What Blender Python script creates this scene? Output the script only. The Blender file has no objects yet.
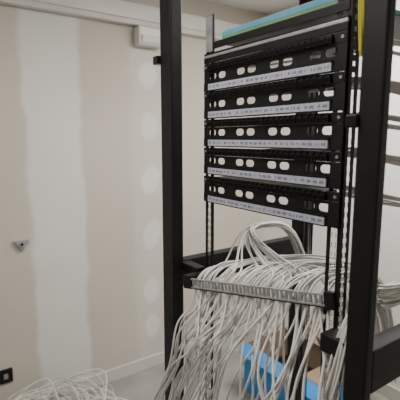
import bpy, math, random
from mathutils import Vector, Matrix
random.seed(11)
SC=bpy.context.scene
# ------------------------------------------------------------------ camera
f=412.0;p=math.radians(8.56);zc=1.55;a=math.radians(54.8)
F=Vector((math.cos(a),math.sin(a),0));R=Vector((math.sin(a),-math.cos(a),0));Z=Vector((0,0,1))
cam=bpy.data.cameras.new("camera");co=bpy.data.objects.new("camera",cam);SC.collection.objects.link(co)
cam.sensor_width=36;cam.lens=36*f/400;cam.clip_start=0.02
cam.dof.use_dof=True;cam.dof.focus_distance=1.12;cam.dof.aperture_fstop=5.0
fw=(F*math.cos(p)-Z*math.sin(p));up=F*math.sin(p)+Z*math.cos(p)
M=Matrix((R,up,-fw)).transposed().to_4x4();M.translation=(0,0,zc);co.matrix_world=M
SC.camera=co
# --------------------------------------------------------------- materials
def mat(name,col,rough=.5,metal=0,noise=0,nscale=8,bump=0,bscale=60,spec=.5,emit=0):
    m=bpy.data.materials.new(name);m.use_nodes=True;nt=m.node_tree;b=nt.nodes["Principled BSDF"]
    b.inputs["Roughness"].default_value=rough;b.inputs["Metallic"].default_value=metal
    b.inputs["Specular IOR Level"].default_value=spec
    tc=nt.nodes.new("ShaderNodeTexCoord")
    n=nt.nodes.new("ShaderNodeTexNoise");n.inputs["Scale"].default_value=nscale;n.inputs["Detail"].default_value=4
    nt.links.new(tc.outputs["Object"],n.inputs["Vector"])
    r=nt.nodes.new("ShaderNodeValToRGB")
    r.color_ramp.elements[0].position=.3;r.color_ramp.elements[1].position=.7
    r.color_ramp.elements[0].color=[c*(1-noise) for c in col]+[1];r.color_ramp.elements[1].color=[min(1,c*(1+noise)) for c in col]+[1]
    nt.links.new(n.outputs["Fac"],r.inputs["Fac"]);nt.links.new(r.outputs["Color"],b.inputs["Base Color"])
    if bump:
        n2=nt.nodes.new("ShaderNodeTexNoise");n2.inputs["Scale"].default_value=bscale
        nt.links.new(tc.outputs["Object"],n2.inputs["Vector"])
        bp=nt.nodes.new("ShaderNodeBump");bp.inputs["Strength"].default_value=bump;bp.inputs["Distance"].default_value=.002
        nt.links.new(n2.outputs["Fac"],bp.inputs["Height"]);nt.links.new(bp.outputs["Normal"],b.inputs["Normal"])
    if emit:
        b.inputs["Emission Color"].default_value=(1,.97,.92,1);b.inputs["Emission Strength"].default_value=emit
    return m
BLACK=mat("black_powder_coat",(.008,.008,.009),.5,noise=.2,nscale=30,bump=.1,bscale=400,spec=.3)
BLACK2=mat("black_plastic",(.006,.006,.007),.4,noise=.2,spec=.35)
DARK=mat("port_recess",(.003,.003,.003),.8,spec=.1)
GREY=mat("galvanised_steel",(.42,.43,.44),.4,.6,noise=.2,nscale=40)
LABEL=mat("label_paper",(.45,.46,.53),.5,noise=.15,nscale=90)
INK=mat("label_ink",(.13,.14,.28),.6)
CABLE=mat("cable_jacket",(.70,.69,.67),.45,noise=.08,nscale=3)
CABLE2=mat("cable_jacket_dark",(.48,.475,.46),.45,noise=.08,nscale=3)
YEL=mat("yellow_green_jacket",(.55,.48,.03),.45,noise=.1)
WHITEP=mat("white_plastic",(.70,.69,.66),.4,noise=.03)
TRIM=mat("white_trim_paint",(.60,.58,.54),.5,noise=.05)
PAINT=mat("white_wall_paint",(.82,.82,.81),.7,noise=.03,nscale=2,bump=.2)
BEIGE=mat("beige_wall_paint",(.60,.57,.51),.8,noise=.04,nscale=2,bump=.2)
CEIL=mat("ceiling_paint",(.75,.74,.71),.8,noise=.03,nscale=4,bump=.3)
FLOOR=mat("dusty_concrete",(.30,.29,.27),.75,noise=.18,nscale=5,bump=.4)
BLUE=mat("blue_printed_card",(.03,.25,.62),.5,noise=.12)
CARD=mat("brown_cardboard",(.30,.21,.13),.8,noise=.1)
TEAL=mat("teal_card",(.08,.30,.42),.5,noise=.12)
GREEN=mat("green_card",(.15,.26,.10),.5,noise=.15)
LAMP=mat("lamp_diffuser",(.9,.9,.88),.5,emit=6)
# drywall with joint compound
def drywall():
    m=bpy.data.materials.new("taped_drywall");m.use_nodes=True;nt=m.node_tree;b=nt.nodes["Principled BSDF"];L=nt.links.new
    b.inputs["Roughness"].default_value=.85
    g=nt.nodes.new("ShaderNodeNewGeometry")
    nz=nt.nodes.new("ShaderNodeTexNoise");nz.inputs["Scale"].default_value=3.5;nz.inputs["Detail"].default_value=5
    L(g.outputs["Position"],nz.inputs["Vector"])
    s=nt.nodes.new("ShaderNodeSeparateXYZ");L(g.outputs["Position"],s.inputs[0])
    def mth(op,*a):
        n=nt.nodes.new("ShaderNodeMath");n.operation=op
        for i,v in enumerate(a):
            if isinstance(v,(int,float)): n.inputs[i].default_value=v
            else: L(v,n.inputs[i])
        return n.outputs[0]
    jit=mth('MULTIPLY',mth('SUBTRACT',nz.outputs["Fac"],.5),.11)
    x=mth('ADD',s.outputs["X"],jit);z=mth('ADD',s.outputs["Z"],jit)
    def band(c,h,soft):
        d=mth('ABSOLUTE',mth('SUBTRACT',x,c))
        mr=nt.nodes.new("ShaderNodeMapRange");mr.interpolation_type='SMOOTHSTEP'
        L(d,mr.inputs["Value"]);mr.inputs["From Min"].default_value=h;mr.inputs["From Max"].default_value=h+soft
        mr.inputs["To Min"].default_value=1;mr.inputs["To Max"].default_value=0
        return mr.outputs[0]
    total=mth('MULTIPLY',band(.67,.13,.04),.9)
    total=mth('MAXIMUM',total,mth('MULTIPLY',band(1.26,.09,.06),.30))
    for zz,w in ((1.936,1),(1.63,.95),(1.284,1),(.924,1),(.55,1),(.304,1)):
        dx=mth('MULTIPLY',mth('SUBTRACT',x,1.26),1.45);dz=mth('SUBTRACT',z,zz)
        d=mth('SQRT',mth('ADD',mth('MULTIPLY',dx,dx),mth('MULTIPLY',dz,dz)))
        mr=nt.nodes.new("ShaderNodeMapRange");mr.interpolation_type='SMOOTHSTEP'
        L(d,mr.inputs["Value"]);mr.inputs["From Min"].default_value=.06;mr.inputs["From Max"].default_value=.115
        mr.inputs["To Min"].default_value=w;mr.inputs["To Max"].default_value=0
        total=mth('MAXIMUM',total,mr.outputs[0])
    mix=nt.nodes.new("ShaderNodeMix");mix.data_type='RGBA'
    mix.inputs["A"].default_value=(.55,.505,.44,1);mix.inputs["B"].default_value=(.71,.70,.67,1)
    L(total,mix.inputs["Factor"])
    nz2=nt.nodes.new("ShaderNodeTexNoise");nz2.inputs["Scale"].default_value=2;nz2.inputs["Detail"].default_value=6
    L(g.outputs["Position"],nz2.inputs["Vector"])
    mr=nt.nodes.new("ShaderNodeMapRange");L(nz2.outputs["Fac"],mr.inputs["Value"])
    mr.inputs["From Min"].default_value=.3;mr.inputs["From Max"].default_value=.7;mr.inputs["To Min"].default_value=.94;mr.inputs["To Max"].default_value=1.03
    mx=nt.nodes.new("ShaderNodeMix");mx.data_type='RGBA';mx.blend_type='MULTIPLY';mx.inputs["Factor"].default_value=1
    L(mix.outputs["Result"],mx.inputs["A"]);L(mr.outputs[0],mx.inputs["B"]);L(mx.outputs["Result"],b.inputs["Base Color"])
    bp=nt.nodes.new("ShaderNodeBump");bp.inputs["Strength"].default_value=.3;bp.inputs["Distance"].default_value=.01
    L(nz2.outputs["Fac"],bp.inputs["Height"]);L(bp.outputs["Normal"],b.inputs["Normal"])
    return m
DRY=drywall()
# ------------------------------------------------------------ mesh helpers
class MB:
    def __init__(s): s.v=[];s.f=[];s.m=[];s.mats=[]
    def mi(s,m):
        if m not in s.mats: s.mats.append(m)
        return s.mats.index(m)
    def box(s,lo,hi,m,T=None):
        k=len(s.v)
        for z in (lo[2],hi[2]):
            for x,y in ((lo[0],lo[1]),(hi[0],lo[1]),(hi[0],hi[1]),(lo[0],hi[1])):
                q=Vector((x,y,z)); s.v.append(T@q if T else q)
        for q in ((0,3,2,1),(4,5,6,7),(0,1,5,4),(1,2,6,5),(2,3,7,6),(3,0,4,7)):
            s.f.append([k+i for i in q]);s.m.append(s.mi(m))
        return s
    def mesh(s,me,m):
        k=len(s.v)
        s.v+= [v.co.copy() for v in me.vertices]
        for q in me.polygons: s.f.append([k+i for i in q.vertices]);s.m.append(s.mi(m))
    def disc(s,c,axis,r,h,m,n=16):
        k=len(s.v);ax=Vector(axis).normalized();t=ax.orthogonal().normalized();bt=ax.cross(t)
        for e in (0,h):
            for i in range(n):
                an=2*math.pi*i/n;s.v.append(Vector(c)+ax*e+t*r*math.cos(an)+bt*r*math.sin(an))
        s.f.append([k+i for i in range(n)][::-1]);s.m.append(s.mi(m))
        s.f.append([k+n+i for i in range(n)]);s.m.append(s.mi(m))
        for i in range(n):
            j=(i+1)%n;s.f.append([k+i,k+j,k+n+j,k+n+i]);s.m.append(s.mi(m))
    def obj(s,name,parent=None,bevel=0):
        me=bpy.data.meshes.new(name);me.from_pydata([tuple(v) for v in s.v],[],s.f)
        for m in s.mats: me.materials.append(m)
        me.polygons.foreach_set("material_index",s.m);me.update()
        o=bpy.data.objects.new(name,me);SC.collection.objects.link(o)
        if bevel:
            b=o.modifiers.new("bevel",'BEVEL');b.width=bevel;b.segments=2;b.limit_method='ANGLE'
        if parent: o.parent=parent
        return o
def empty(name):
    o=bpy.data.objects.new(name,None);SC.collection.objects.link(o);o.empty_display_size=.1;return o
def plate(w,h,holes,th,T):
    """perforated plate: w x h in local uv, holes=list of polylines"""
    c=bpy.data.curves.new("t",'CURVE');c.dimensions='2D';c.fill_mode='BOTH';c.extrude=th/2
    for pts in [[(0,0),(w,0),(w,h),(0,h)]]+holes:
        sp=c.splines.new('POLY');sp.points.add(len(pts)-1)
        for i,q in enumerate(pts): sp.points[i].co=(q[0],q[1],0,1)
        sp.use_cyclic_u=True
    o=bpy.data.objects.new("t",c);SC.collection.objects.link(o)
    dg=bpy.context.evaluated_depsgraph_get();me=bpy.data.meshes.new_from_object(o.evaluated_get(dg))
    bpy.data.objects.remove(o);me.transform(T);return me
def stadium(cx,cy,w,h,n=6):
    r=h/2;pts=[]
    for i in range(n+1):
        an=-math.pi/2+math.pi*i/n;pts.append((cx+w/2-r+r*math.cos(an),cy+r*math.sin(an)))
    for i in range(n+1):
        an=math.pi/2+math.pi*i/n;pts.append((cx-w/2+r+r*math.cos(an),cy+r*math.sin(an)))
    return pts
def rect(cx,cy,w,h): return [(cx-w/2,cy-h/2),(cx+w/2,cy-h/2),(cx+w/2,cy+h/2),(cx-w/2,cy+h/2)]
def TY(x,y,z): # plate u->+Y, v->+Z, at (x,y,z)
    return Matrix(((0,0,1,x),(1,0,0,y),(0,1,0,z),(0,0,0,1)))
def TX(x,y,z): # plate u->+X, v->+Z
    return Matrix(((1,0,0,x),(0,0,-1,y),(0,1,0,z),(0,0,0,1)))
def cables(name,paths,r,mats,parent=None,res=3):
    c=bpy.data.curves.new(name,'CURVE');c.dimensions='3D';c.bevel_depth=r;c.bevel_resolution=res-1;c.resolution_u=7
    for m in mats:c.materials.append(m)
    for P in paths:
        sp=c.splines.new('NURBS');sp.points.add(len(P)-1)
        for i,q in enumerate(P): sp.points[i].co=(q[0],q[1],q[2],1)
        sp.order_u=4 if len(P)>3 else 3;sp.use_endpoint_u=True;sp.material_index=random.choice([0,0,0]+list(range(len(mats))));sp.use_smooth=True
    o=bpy.data.objects.new("t",c);SC.collection.objects.link(o)
    dg=bpy.context.evaluated_depsgraph_get();me=bpy.data.meshes.new_from_object(o.evaluated_get(dg))
    bpy.data.objects.remove(o);me.name=name
    o=bpy.data.objects.new(name,me);SC.collection.objects.link(o)
    if parent:o.parent=parent
    return o
U=random.uniform
# -------------------------------------------------------------------- room
X0,X1,Y0,Y1,H=-1.8,2.25,-1.8,2.335,2.45
MB().box((X0,Y1,0),(X1+.1,Y1+.1,H),DRY).obj("wall_left")
MB().box((X1,Y0,0),(X1+.1,Y1,H),PAINT).obj("wall_back")
MB().box((X0-.1,Y0,0),(X0,Y1+.1,H),BEIGE).obj("wall_front")
MB().box((X0-.1,Y0-.1,0),(X1+.1,Y0,H),BEIGE).obj("wall_right")
MB().box((X0-.1,Y0-.1,-.1),(X1+.1,Y1+.1,0),FLOOR).obj("floor")
MB().box((X0-.1,Y0-.1,H),(X1+.1,Y1+.1,H+.1),CEIL).obj("ceiling")
MB().box((X0,Y1-.014,0),(X1,Y1,.085),TRIM).obj("baseboard_left",bevel=.004)
MB().box((X1-.014,Y0,0),(X1,Y1-.014,.085),TRIM).obj("baseboard_back",bevel=.004)
t=MB();t.box((X0,Y1-.05,2.205),(X1,Y1,2.235),TRIM);t.box((X0,Y1-.035,2.24),(X1,Y1,2.33),WHITEP);t.obj("trim_1",bevel=.004)
e=empty("emergency_light")
t=MB();t.box((1.16,Y1-.075,2.095),(1.33,Y1,2.2),WHITEP);t.obj("housing",e,.01)
t=MB();t.box((1.175,Y1-.085,2.105),(1.315,Y1-.074,2.15),TRIM);t.obj("lens",e,.004)
e=empty("wall_outlet")
t=MB();t.box((.300,Y1-.012,.215),(.372,Y1,.295),BLACK2);t.obj("cover",e,.004)
t=MB();t.box((.325,Y1-.015,.24),(.347,Y1-.011,.27),GREY);t.obj("sockets",e,.002)
e=empty("wall_bracket")
t=MB();k=0
pr=[(.422,1.005),(.500,1.005),(.46,.940)]
for yy in (Y1-.02,Y1):
    for q in pr:t.v.append(Vector((q[0],yy,q[1])))
for q in ((0,2,1),(3,4,5),(0,1,4,3),(1,2,5,4),(2,0,3,5)):t.f.append(list(q));t.m.append(t.mi(GREY))
t.obj("plate",e,.002)
t=MB();t.disc((.46,Y1-.019,.985),(0,-1,0),.007,.008,BLACK2);t.obj("screw",e)
# -------------------------------------------------------------------- rack
rack=empty("network_rack")
PH=2.12
t=MB()
t.box((.66,.402,0),(.683,.449,PH),BLACK);t.box((.66,1.084,0),(.70,1.150,PH),BLACK)
t.box((1.27,.400,0),(1.31,.446,PH),BLACK);t.box((1.27,1.084,0),(1.31,1.146,PH),BLACK)
t.obj("posts",rack,.004)
t=MB()
for x0,x1 in ((.66,.683),(1.27,1.31)):
    t.box((x0,.446,PH-.05),(x1,1.084,PH),BLACK);t.box((x0,.446,0.02),(x1,1.084,.07),BLACK)
for y0,y1 in ((.402,.441),(1.10,1.14)):
    t.box((.683,y0,PH-.05),(1.27,y1,PH),BLACK);t.box((.683,y0,.02),(1.27,y1,.07),BLACK)
    t.box((.683,y0,1.065),(1.27,y1,1.153),BLACK)
t.box((.70,1.012,1.125),(.735,1.10,1.15),BLACK) # rail supports
t.box((.685,.441,1.10),(.735,.528,1.14),BLACK)
t.obj("beams",rack,.003)
t=MB()
t.box((.648,1.145,1.775),(.69,1.175,1.80),BLACK2);t.box((.652,.445,1.568),(.68,.470,1.592),BLACK2)
t.obj("door_latches",rack,.003)
t=MB();rh=[];rz0,rz1=.07,1.895
zz=.03
while zz<rz1-rz0-.02: rh.append(rect(.018,zz,.010,.010));zz+=.0222
for x in (.737,1.20):
    for y in (.525,.977):
        t.mesh(plate(.036,rz1-rz0,rh,.002,TY(x,y,rz0)),BLACK)
    s=[[(a-.004,b) for a,b in q] for q in rh]
    t.mesh(plate(.030,rz1-rz0,s,.002,TX(x,.526,rz0)),BLACK)
    t.mesh(plate(.030,rz1-rz0,s,.002,TX(x,1.012,rz0)),BLACK)
t.box((.7385,.978,1.79),(.741,1.008,1.893),GREY);t.box((.734,.980,1.795),(.7358,1.010,1.893),GREY)
t.obj("mounting_rails",rack)
# ------------------------------------------------------------ patch panels
PY0,PY1=.528,1.012
def unit(zl):
    e=empty("patch_panel")
    t=MB()
    t.box((.728,PY0,zl+.044),(.734,PY1,zl+.0655),BLACK)
    t.box((.734,PY0+.04,zl+.046),(.775,PY1-.04,zl+.0645),BLACK)
    t.obj("panel_body",e,.0012)
    t=MB()
    for i in range(24):
        y=.5585+i*.0178
        t.box((.719,y+.0005,zl+.0455),(.728,y+.0160,zl+.0585),BLACK2)
        t.box((.7185,y+.003,zl+.0475),(.7195,y+.0135,zl+.0555),DARK)
        t.box((.724,y+.003,zl+.0595),(.728,y+.0125,zl+.0640),BLACK2)
    t.obj("jacks",e,.0006)
    t=MB()
    for y in (PY0+.008,PY1-.012):
        t.disc((.728,y+.002,zl+.055),(-1,0,0),.0035,.002,GREY)
    t.obj("screws",e)
    e=empty("cable_management_panel")
    t=MB();holes=[]
    for k in range(4):
        yc=.0605+k*.121-.002
        for d in (-.021,.021): holes.append(stadium(yc+d,.0160,.032,.018))
    t.mesh(plate(PY1-PY0,.031,holes,.002,TY(.730,PY0,zl+.0125)),BLACK)
    t.box((.728,PY0,zl-.0118),(.731,PY1,zl+.0125),BLACK)
    t.box((.722,PY0+.03,zl+.0092),(.729,PY1-.03,zl+.0119),BLACK)
    t.box((.722,PY0+.03,zl-.0118),(.729,PY1-.03,zl-.0095),BLACK)
    t.obj("slotted_plate",e)
    t=MB();t.box((.7225,.560,zl-.0090),(.7275,.984,zl+.0080),LABEL)
    for i in range(24):
        y=.5655+i*.0175
        for j in range(3):
            if random.random()<.8:t.box((.7220,y+j*.0040,zl-.003+U(-.0015,.001)),(.7226,y+j*.0040+.0024,zl+.0025),INK)
    t.obj("label_strip",e)
for zl in (1.695,1.617,1.537,1.456,1.372): unit(zl)
# blanking bar over the panels
e=empty("blanking_panel")
t=MB();t.box((.728,PY0,1.7615),(.732,PY1,1.7765),BLACK);t.box((.727,PY0,1.7765),(.732,PY1,1.784),GREY);t.box((.728,PY0,1.784),(.734,PY1,1.7895),BLACK);t.obj("bar",e,.001)
# ------------------------------------------------------------ shelf on top
e=empty("equipment_shelf")
t=MB();t.box((.736,.53,1.815),(1.19,.975,1.819),BLACK);t.box((.734,.53,1.800),(.737,.975,1.819),BLACK);t.obj("tray",e,.001)
e=empty("flat_card_box")
t=MB();t.box((.745,.56,1.8195),(1.10,.95,1.829),GREEN);t.box((.745,.56,1.829),(1.10,.95,1.843),TEAL);t.box((.75,.565,1.843),(1.09,.945,1.846),CARD);t.obj("carton",e,.001)
# ------------------------------------------------------------- lacing bar
Lp=Vector((.66,.985,1.120));Rp=Vector((.728,.548,1.195))
ux=(Rp-Lp);BL=ux.length;ux.normalize()
nz=Vector((0,0,1));ny=nz.cross(ux).normalized();nz=ux.cross(ny).normalized()
TB=Matrix((ux,ny,nz)).transposed().to_4x4();TB.translation=Lp
e=empty("cable_lacing_bar")
t=MB()
t.box((0,-.003,.010),(BL,.004,.014),GREY,TB);t.box((0,-.003,-.014),(BL,.004,-.010),GREY,TB)
n=34
for i in range(n+1):
    q=BL*i/n;t.box((q-.0028,-.002,-.0105),(q+.0028,.003,.0105),GREY,TB)
t.obj("slotted_strip",e,.0006)
t=MB()
t.box((-.03,-.004,-.018),(.005,.05,.022),BLACK,TB);t.box((-.03,.03,-.004),(.0,.09,.022),BLACK,TB)
t.box((0,.004,-.02),(BL,.009,-.014),BLACK,TB)
t.box((BL-.004,-.004,-.02),(BL+.02,.012,.02),BLACK,TB)
t.obj("bracket",e,.002)
# ---------------------------------------------------------- cable bundles
net=empty("network_cable_bundle")
P1=[]
N=64
clus=[.455,.50,.545,.60,.665,.75,.81,.86,.90,.93,.96]
for i in range(N):
    s=(i+.5)/N; s=min(.985,max(.015,s+U(-.02,.02)))     # 0 right,1 left
    b=Rp.lerp(Lp,s)
    bx=b.x+.012+U(0,.022)
    q=random.random()
    if q<.30:   # arch bundle from the far side
        S=Vector((1.12+U(-.02,.02),.97+U(-.02,.02),1.25+U(-.012,.012)))
        mid=[Vector((.98,1.0+U(-.012,.012),1.265+U(-.012,.012))),Vector((.86,.99+U(-.015,.015),1.255+U(-.015,.015))),Vector((bx+.09,b.y*.6+.39,b.z*.6+.484+U(-.01,.01)))]
    elif q<.55:
        S=Vector((1.06+U(-.03,.03),.74+U(-.03,.03),1.16+U(-.02,.02)))
        mid=[Vector((.92,b.y*.5+.37+U(-.02,.02),1.19+U(-.02,.02))),Vector((bx+.11,b.y+U(-.02,.02),b.z+.040+U(-.01,.015)))]
    else:
        S=Vector((1.0+U(-.03,.03),.58+U(-.03,.03),1.20+U(-.03,.03)))
        mid=[Vector((.90,b.y*.5+.30+U(-.02,.02),1.22+U(-.03,.02))),Vector((bx+.10,b.y-.01+U(-.02,.02),b.z+.040+U(-.01,.025)))]
    S0=S+Vector((.10,.03,-.30+U(-.05,.05)))
    ci=min(len(clus)-1,max(0,int(round(s*(len(clus)-1)+U(-1.8,2.2)))))
    ye=clus[ci]+U(-.012,.012)
    xe=.62+U(-.045,.045)
    lf=s**1.1
    sw=U(-.03,.045)
    P=[S0,S]+mid+[Vector((bx+.04,b.y+U(-.008,.008),b.z+.035+U(-.012,.010))),
       Vector((bx,b.y,b.z+.010)),Vector((bx-.005,b.y,b.z-.03)),
       Vector((bx*.6+xe*.4+U(-.03,.02),b.y*.8+ye*.2-sw,b.z-.09)),
       Vector((xe+U(-.03,.01),b.y*.35+ye*.65-sw*1.5+U(-.015,.015),1.01+U(-.03,.03))),
       Vector((xe+U(-.02,.02),ye+.02+sw*.5+U(-.02,.02),.90)),
       Vector((xe-.02+U(-.03,.03),ye+.08*lf+.03+U(-.03,.03),.76)),
       Vector((xe-.02+U(-.03,.03),ye+.13*lf+.03+U(-.04,.04),.60)),
       Vector((xe-.04+U(-.05,.05),ye+.20*lf+U(-.05,.05),.3)),
       Vector((xe-.06+U(-.08,.02),ye+.22*lf+U(-.1,.1),.03+U(0,.05))),
       Vector((xe-.25+U(-.2,.2),ye+.25+U(-.2,.2),.012+U(0,.05)))]
    P1.append(P)
for i in range(12):
    q=Vector((.70+U(-.012,.012),.478+U(-.014,.014),1.17))
    P1.append([Vector((.95,.50+U(-.02,.02),1.20)),Vector((.85,.49,1.22+U(-.01,.01))),q+Vector((.05,0,.03)),q,q+Vector((-.03,U(-.01,.01),-.12)),
               Vector((.64+U(-.02,.02),.50+U(-.03,.03),.9)),Vector((.62,.55,.5)),Vector((.60+U(-.05,.05),.6+U(-.1,.1),.02))])
cables("hanging_cables",P1,.0029,[CABLE,CABLE2],net)
P2=[]
for zl in (1.695,1.617,1.537,1.456,1.372):
    for i in range(7):
        y=.60+i*.055;z=zl+.055+U(-.006,.006);dx=U(0,.02);zz=zl+.058+U(-.012,.016)
        P2.append([Vector((.776,y,z)),Vector((.81+dx,y-.01,z)),Vector((.82+dx,y-.06,zz)),Vector((.83+dx,.56,zz)),
            Vector((.86+dx,.485+U(-.008,.008),zz-.02)),Vector((1.0,.475+U(-.01,.01),zz-.03+U(-.015,.015))),Vector((1.16,.48+U(-.01,.01),zz-.03)),
            Vector((1.23,.50,zz-.12)),Vector((1.24+U(-.02,.02),.50+U(-.02,.02),.9)),Vector((1.24,.50+U(-.02,.02),.03))])
for i in range(14):
    z=1.18+U(-.02,.03)
    P2.append([Vector((.80,.47+U(-.01,.01),z+.03)),Vector((.88,.47+U(-.01,.01),z+.01)),Vector((1.0,.48+U(-.02,.02),z+.02)),Vector((1.15,.50,z+.05)),Vector((1.22,.5,z-.1)),Vector((1.24,.5+U(-.03,.03),.05))])
cables("rear_cables",P2,.0031,[CABLE],net)
P3=[[Vector((.712+U(-.006,.006),.484+U(-.010,.006),1.72+U(-.03,.02))),Vector((.702,.484+U(-.006,.006),1.79)),Vector((.700+U(-.008,.008),.484+U(-.010,.010),1.88)),Vector((.75,.50,2.07))] for i in range(9)]
cables("yellow_green_cables",P3,.0026,[YEL],net)
# ---------------------------------------------------------- coil pile
P4=[]
for i in range(54):
    cx=.47+U(-.15,.13);cy=2.02+U(-.05,.05);r=U(.14,.25);z=U(.02,.30);tx=U(-.25,.25);ty=U(-.25,.25)
    n=14;ph=U(0,6.28);turn=U(1.0,1.9);P=[]
    for k in range(int(n*turn)):
        an=ph+2*math.pi*k/n;rr=r*(1+.10*math.sin(3*an+i)+.05*math.sin(5*an+2*i))
        x=cx+rr*1.15*math.cos(an);y=min(2.30,cy+rr*.85*math.sin(an))
        P.append(Vector((x,y,max(.008,z*(1-.5*(r/.24)**2)+tx*(x-cx)+ty*(y-cy)+.03*math.sin(2*an)))))
    P4.append(P)
for i in range(10):
    P4.append([Vector((.62,2.0,.15)),Vector((.78,1.98+U(-.1,.1),.12+U(-.05,.05))),Vector((.93+U(-.08,.12),1.95+U(-.1,.2),.01)),Vector((.90+U(-.1,.1),1.7+U(-.1,.1),.01)),Vector((.7,1.6+U(-.1,.1),.01))])
cp=empty("cable_coil_pile");cables("coils",P4,.0031,[CABLE,CABLE2],cp)
# ---------------------------------------------------------- blue box
e=empty("cable_carton")
c=Vector((1.775,1.475,0));Tm=Matrix.Translation(c)
t=MB();w,d,h,k=.19,.30,.31,.008
t.box((-w,-d,0),(w,d,k),CARD,Tm)
t.box((-w,-d,k),(-w+k,d,h),BLUE,Tm);t.box((w-k,-d,k),(w,d,h),CARD,Tm)
t.box((-w+k,-d,k),(w-k,-d+k,h),BLUE,Tm);t.box((-w+k,d-k,k),(w-k,d,h),CARD,Tm)
t.box((-.003,-d+.01,-.085),(.003,d-.01,.085),CARD,Tm@Matrix.Translation((w+.055,0,h+.02))@Matrix.Rotation(math.radians(70),4,'Y'))
t.box((-.003,-d+.01,-.04),(.003,d-.01,.04),BLUE,Tm@Matrix.Translation((-w-.030,0,h-.016))@Matrix.Rotation(math.radians(55),4,'Y'))
t.obj("box_with_flaps",e,.001)
t=MB();t.box((-w+.03,-d+.03,k),(w-.03,d-.03,.15),BLACK2,Tm);t.box((-.08,-.22,.15),(.10,-.05,.24),CARD,Tm);t.obj("contents",e,.02)
# ---------------------------------------------------------- ceiling lights
def lamp(x,y,w,h,power):
    e=empty("ceiling_light")
    t=MB();t.box((x-w/2-.02,y-h/2-.02,H-.03),(x+w/2+.02,y+h/2+.02,H),WHITEP);t.obj("housing",e,.004)
    t=MB();t.box((x-w/2,y-h/2,H-.034),(x+w/2,y+h/2,H-.0305),LAMP);t.obj("diffuser",e)
    l=bpy.data.lights.new("tube",'AREA');l.shape='RECTANGLE';l.size=w;l.size_y=h;l.energy=power;l.color=(1,.96,.905)
    o=bpy.data.objects.new("tube",l);SC.collection.objects.link(o);o.location=(x,y,H-.04);o.parent=e
lamp(1.65,.9,.6,.6,46)
lamp(-.1,.9,1.1,.3,15)
w=bpy.data.worlds.new("world");SC.world=w;w.use_nodes=True
w.node_tree.nodes["Background"].inputs[0].default_value=(.8,.85,.9,1);w.node_tree.nodes["Background"].inputs[1].default_value=.3
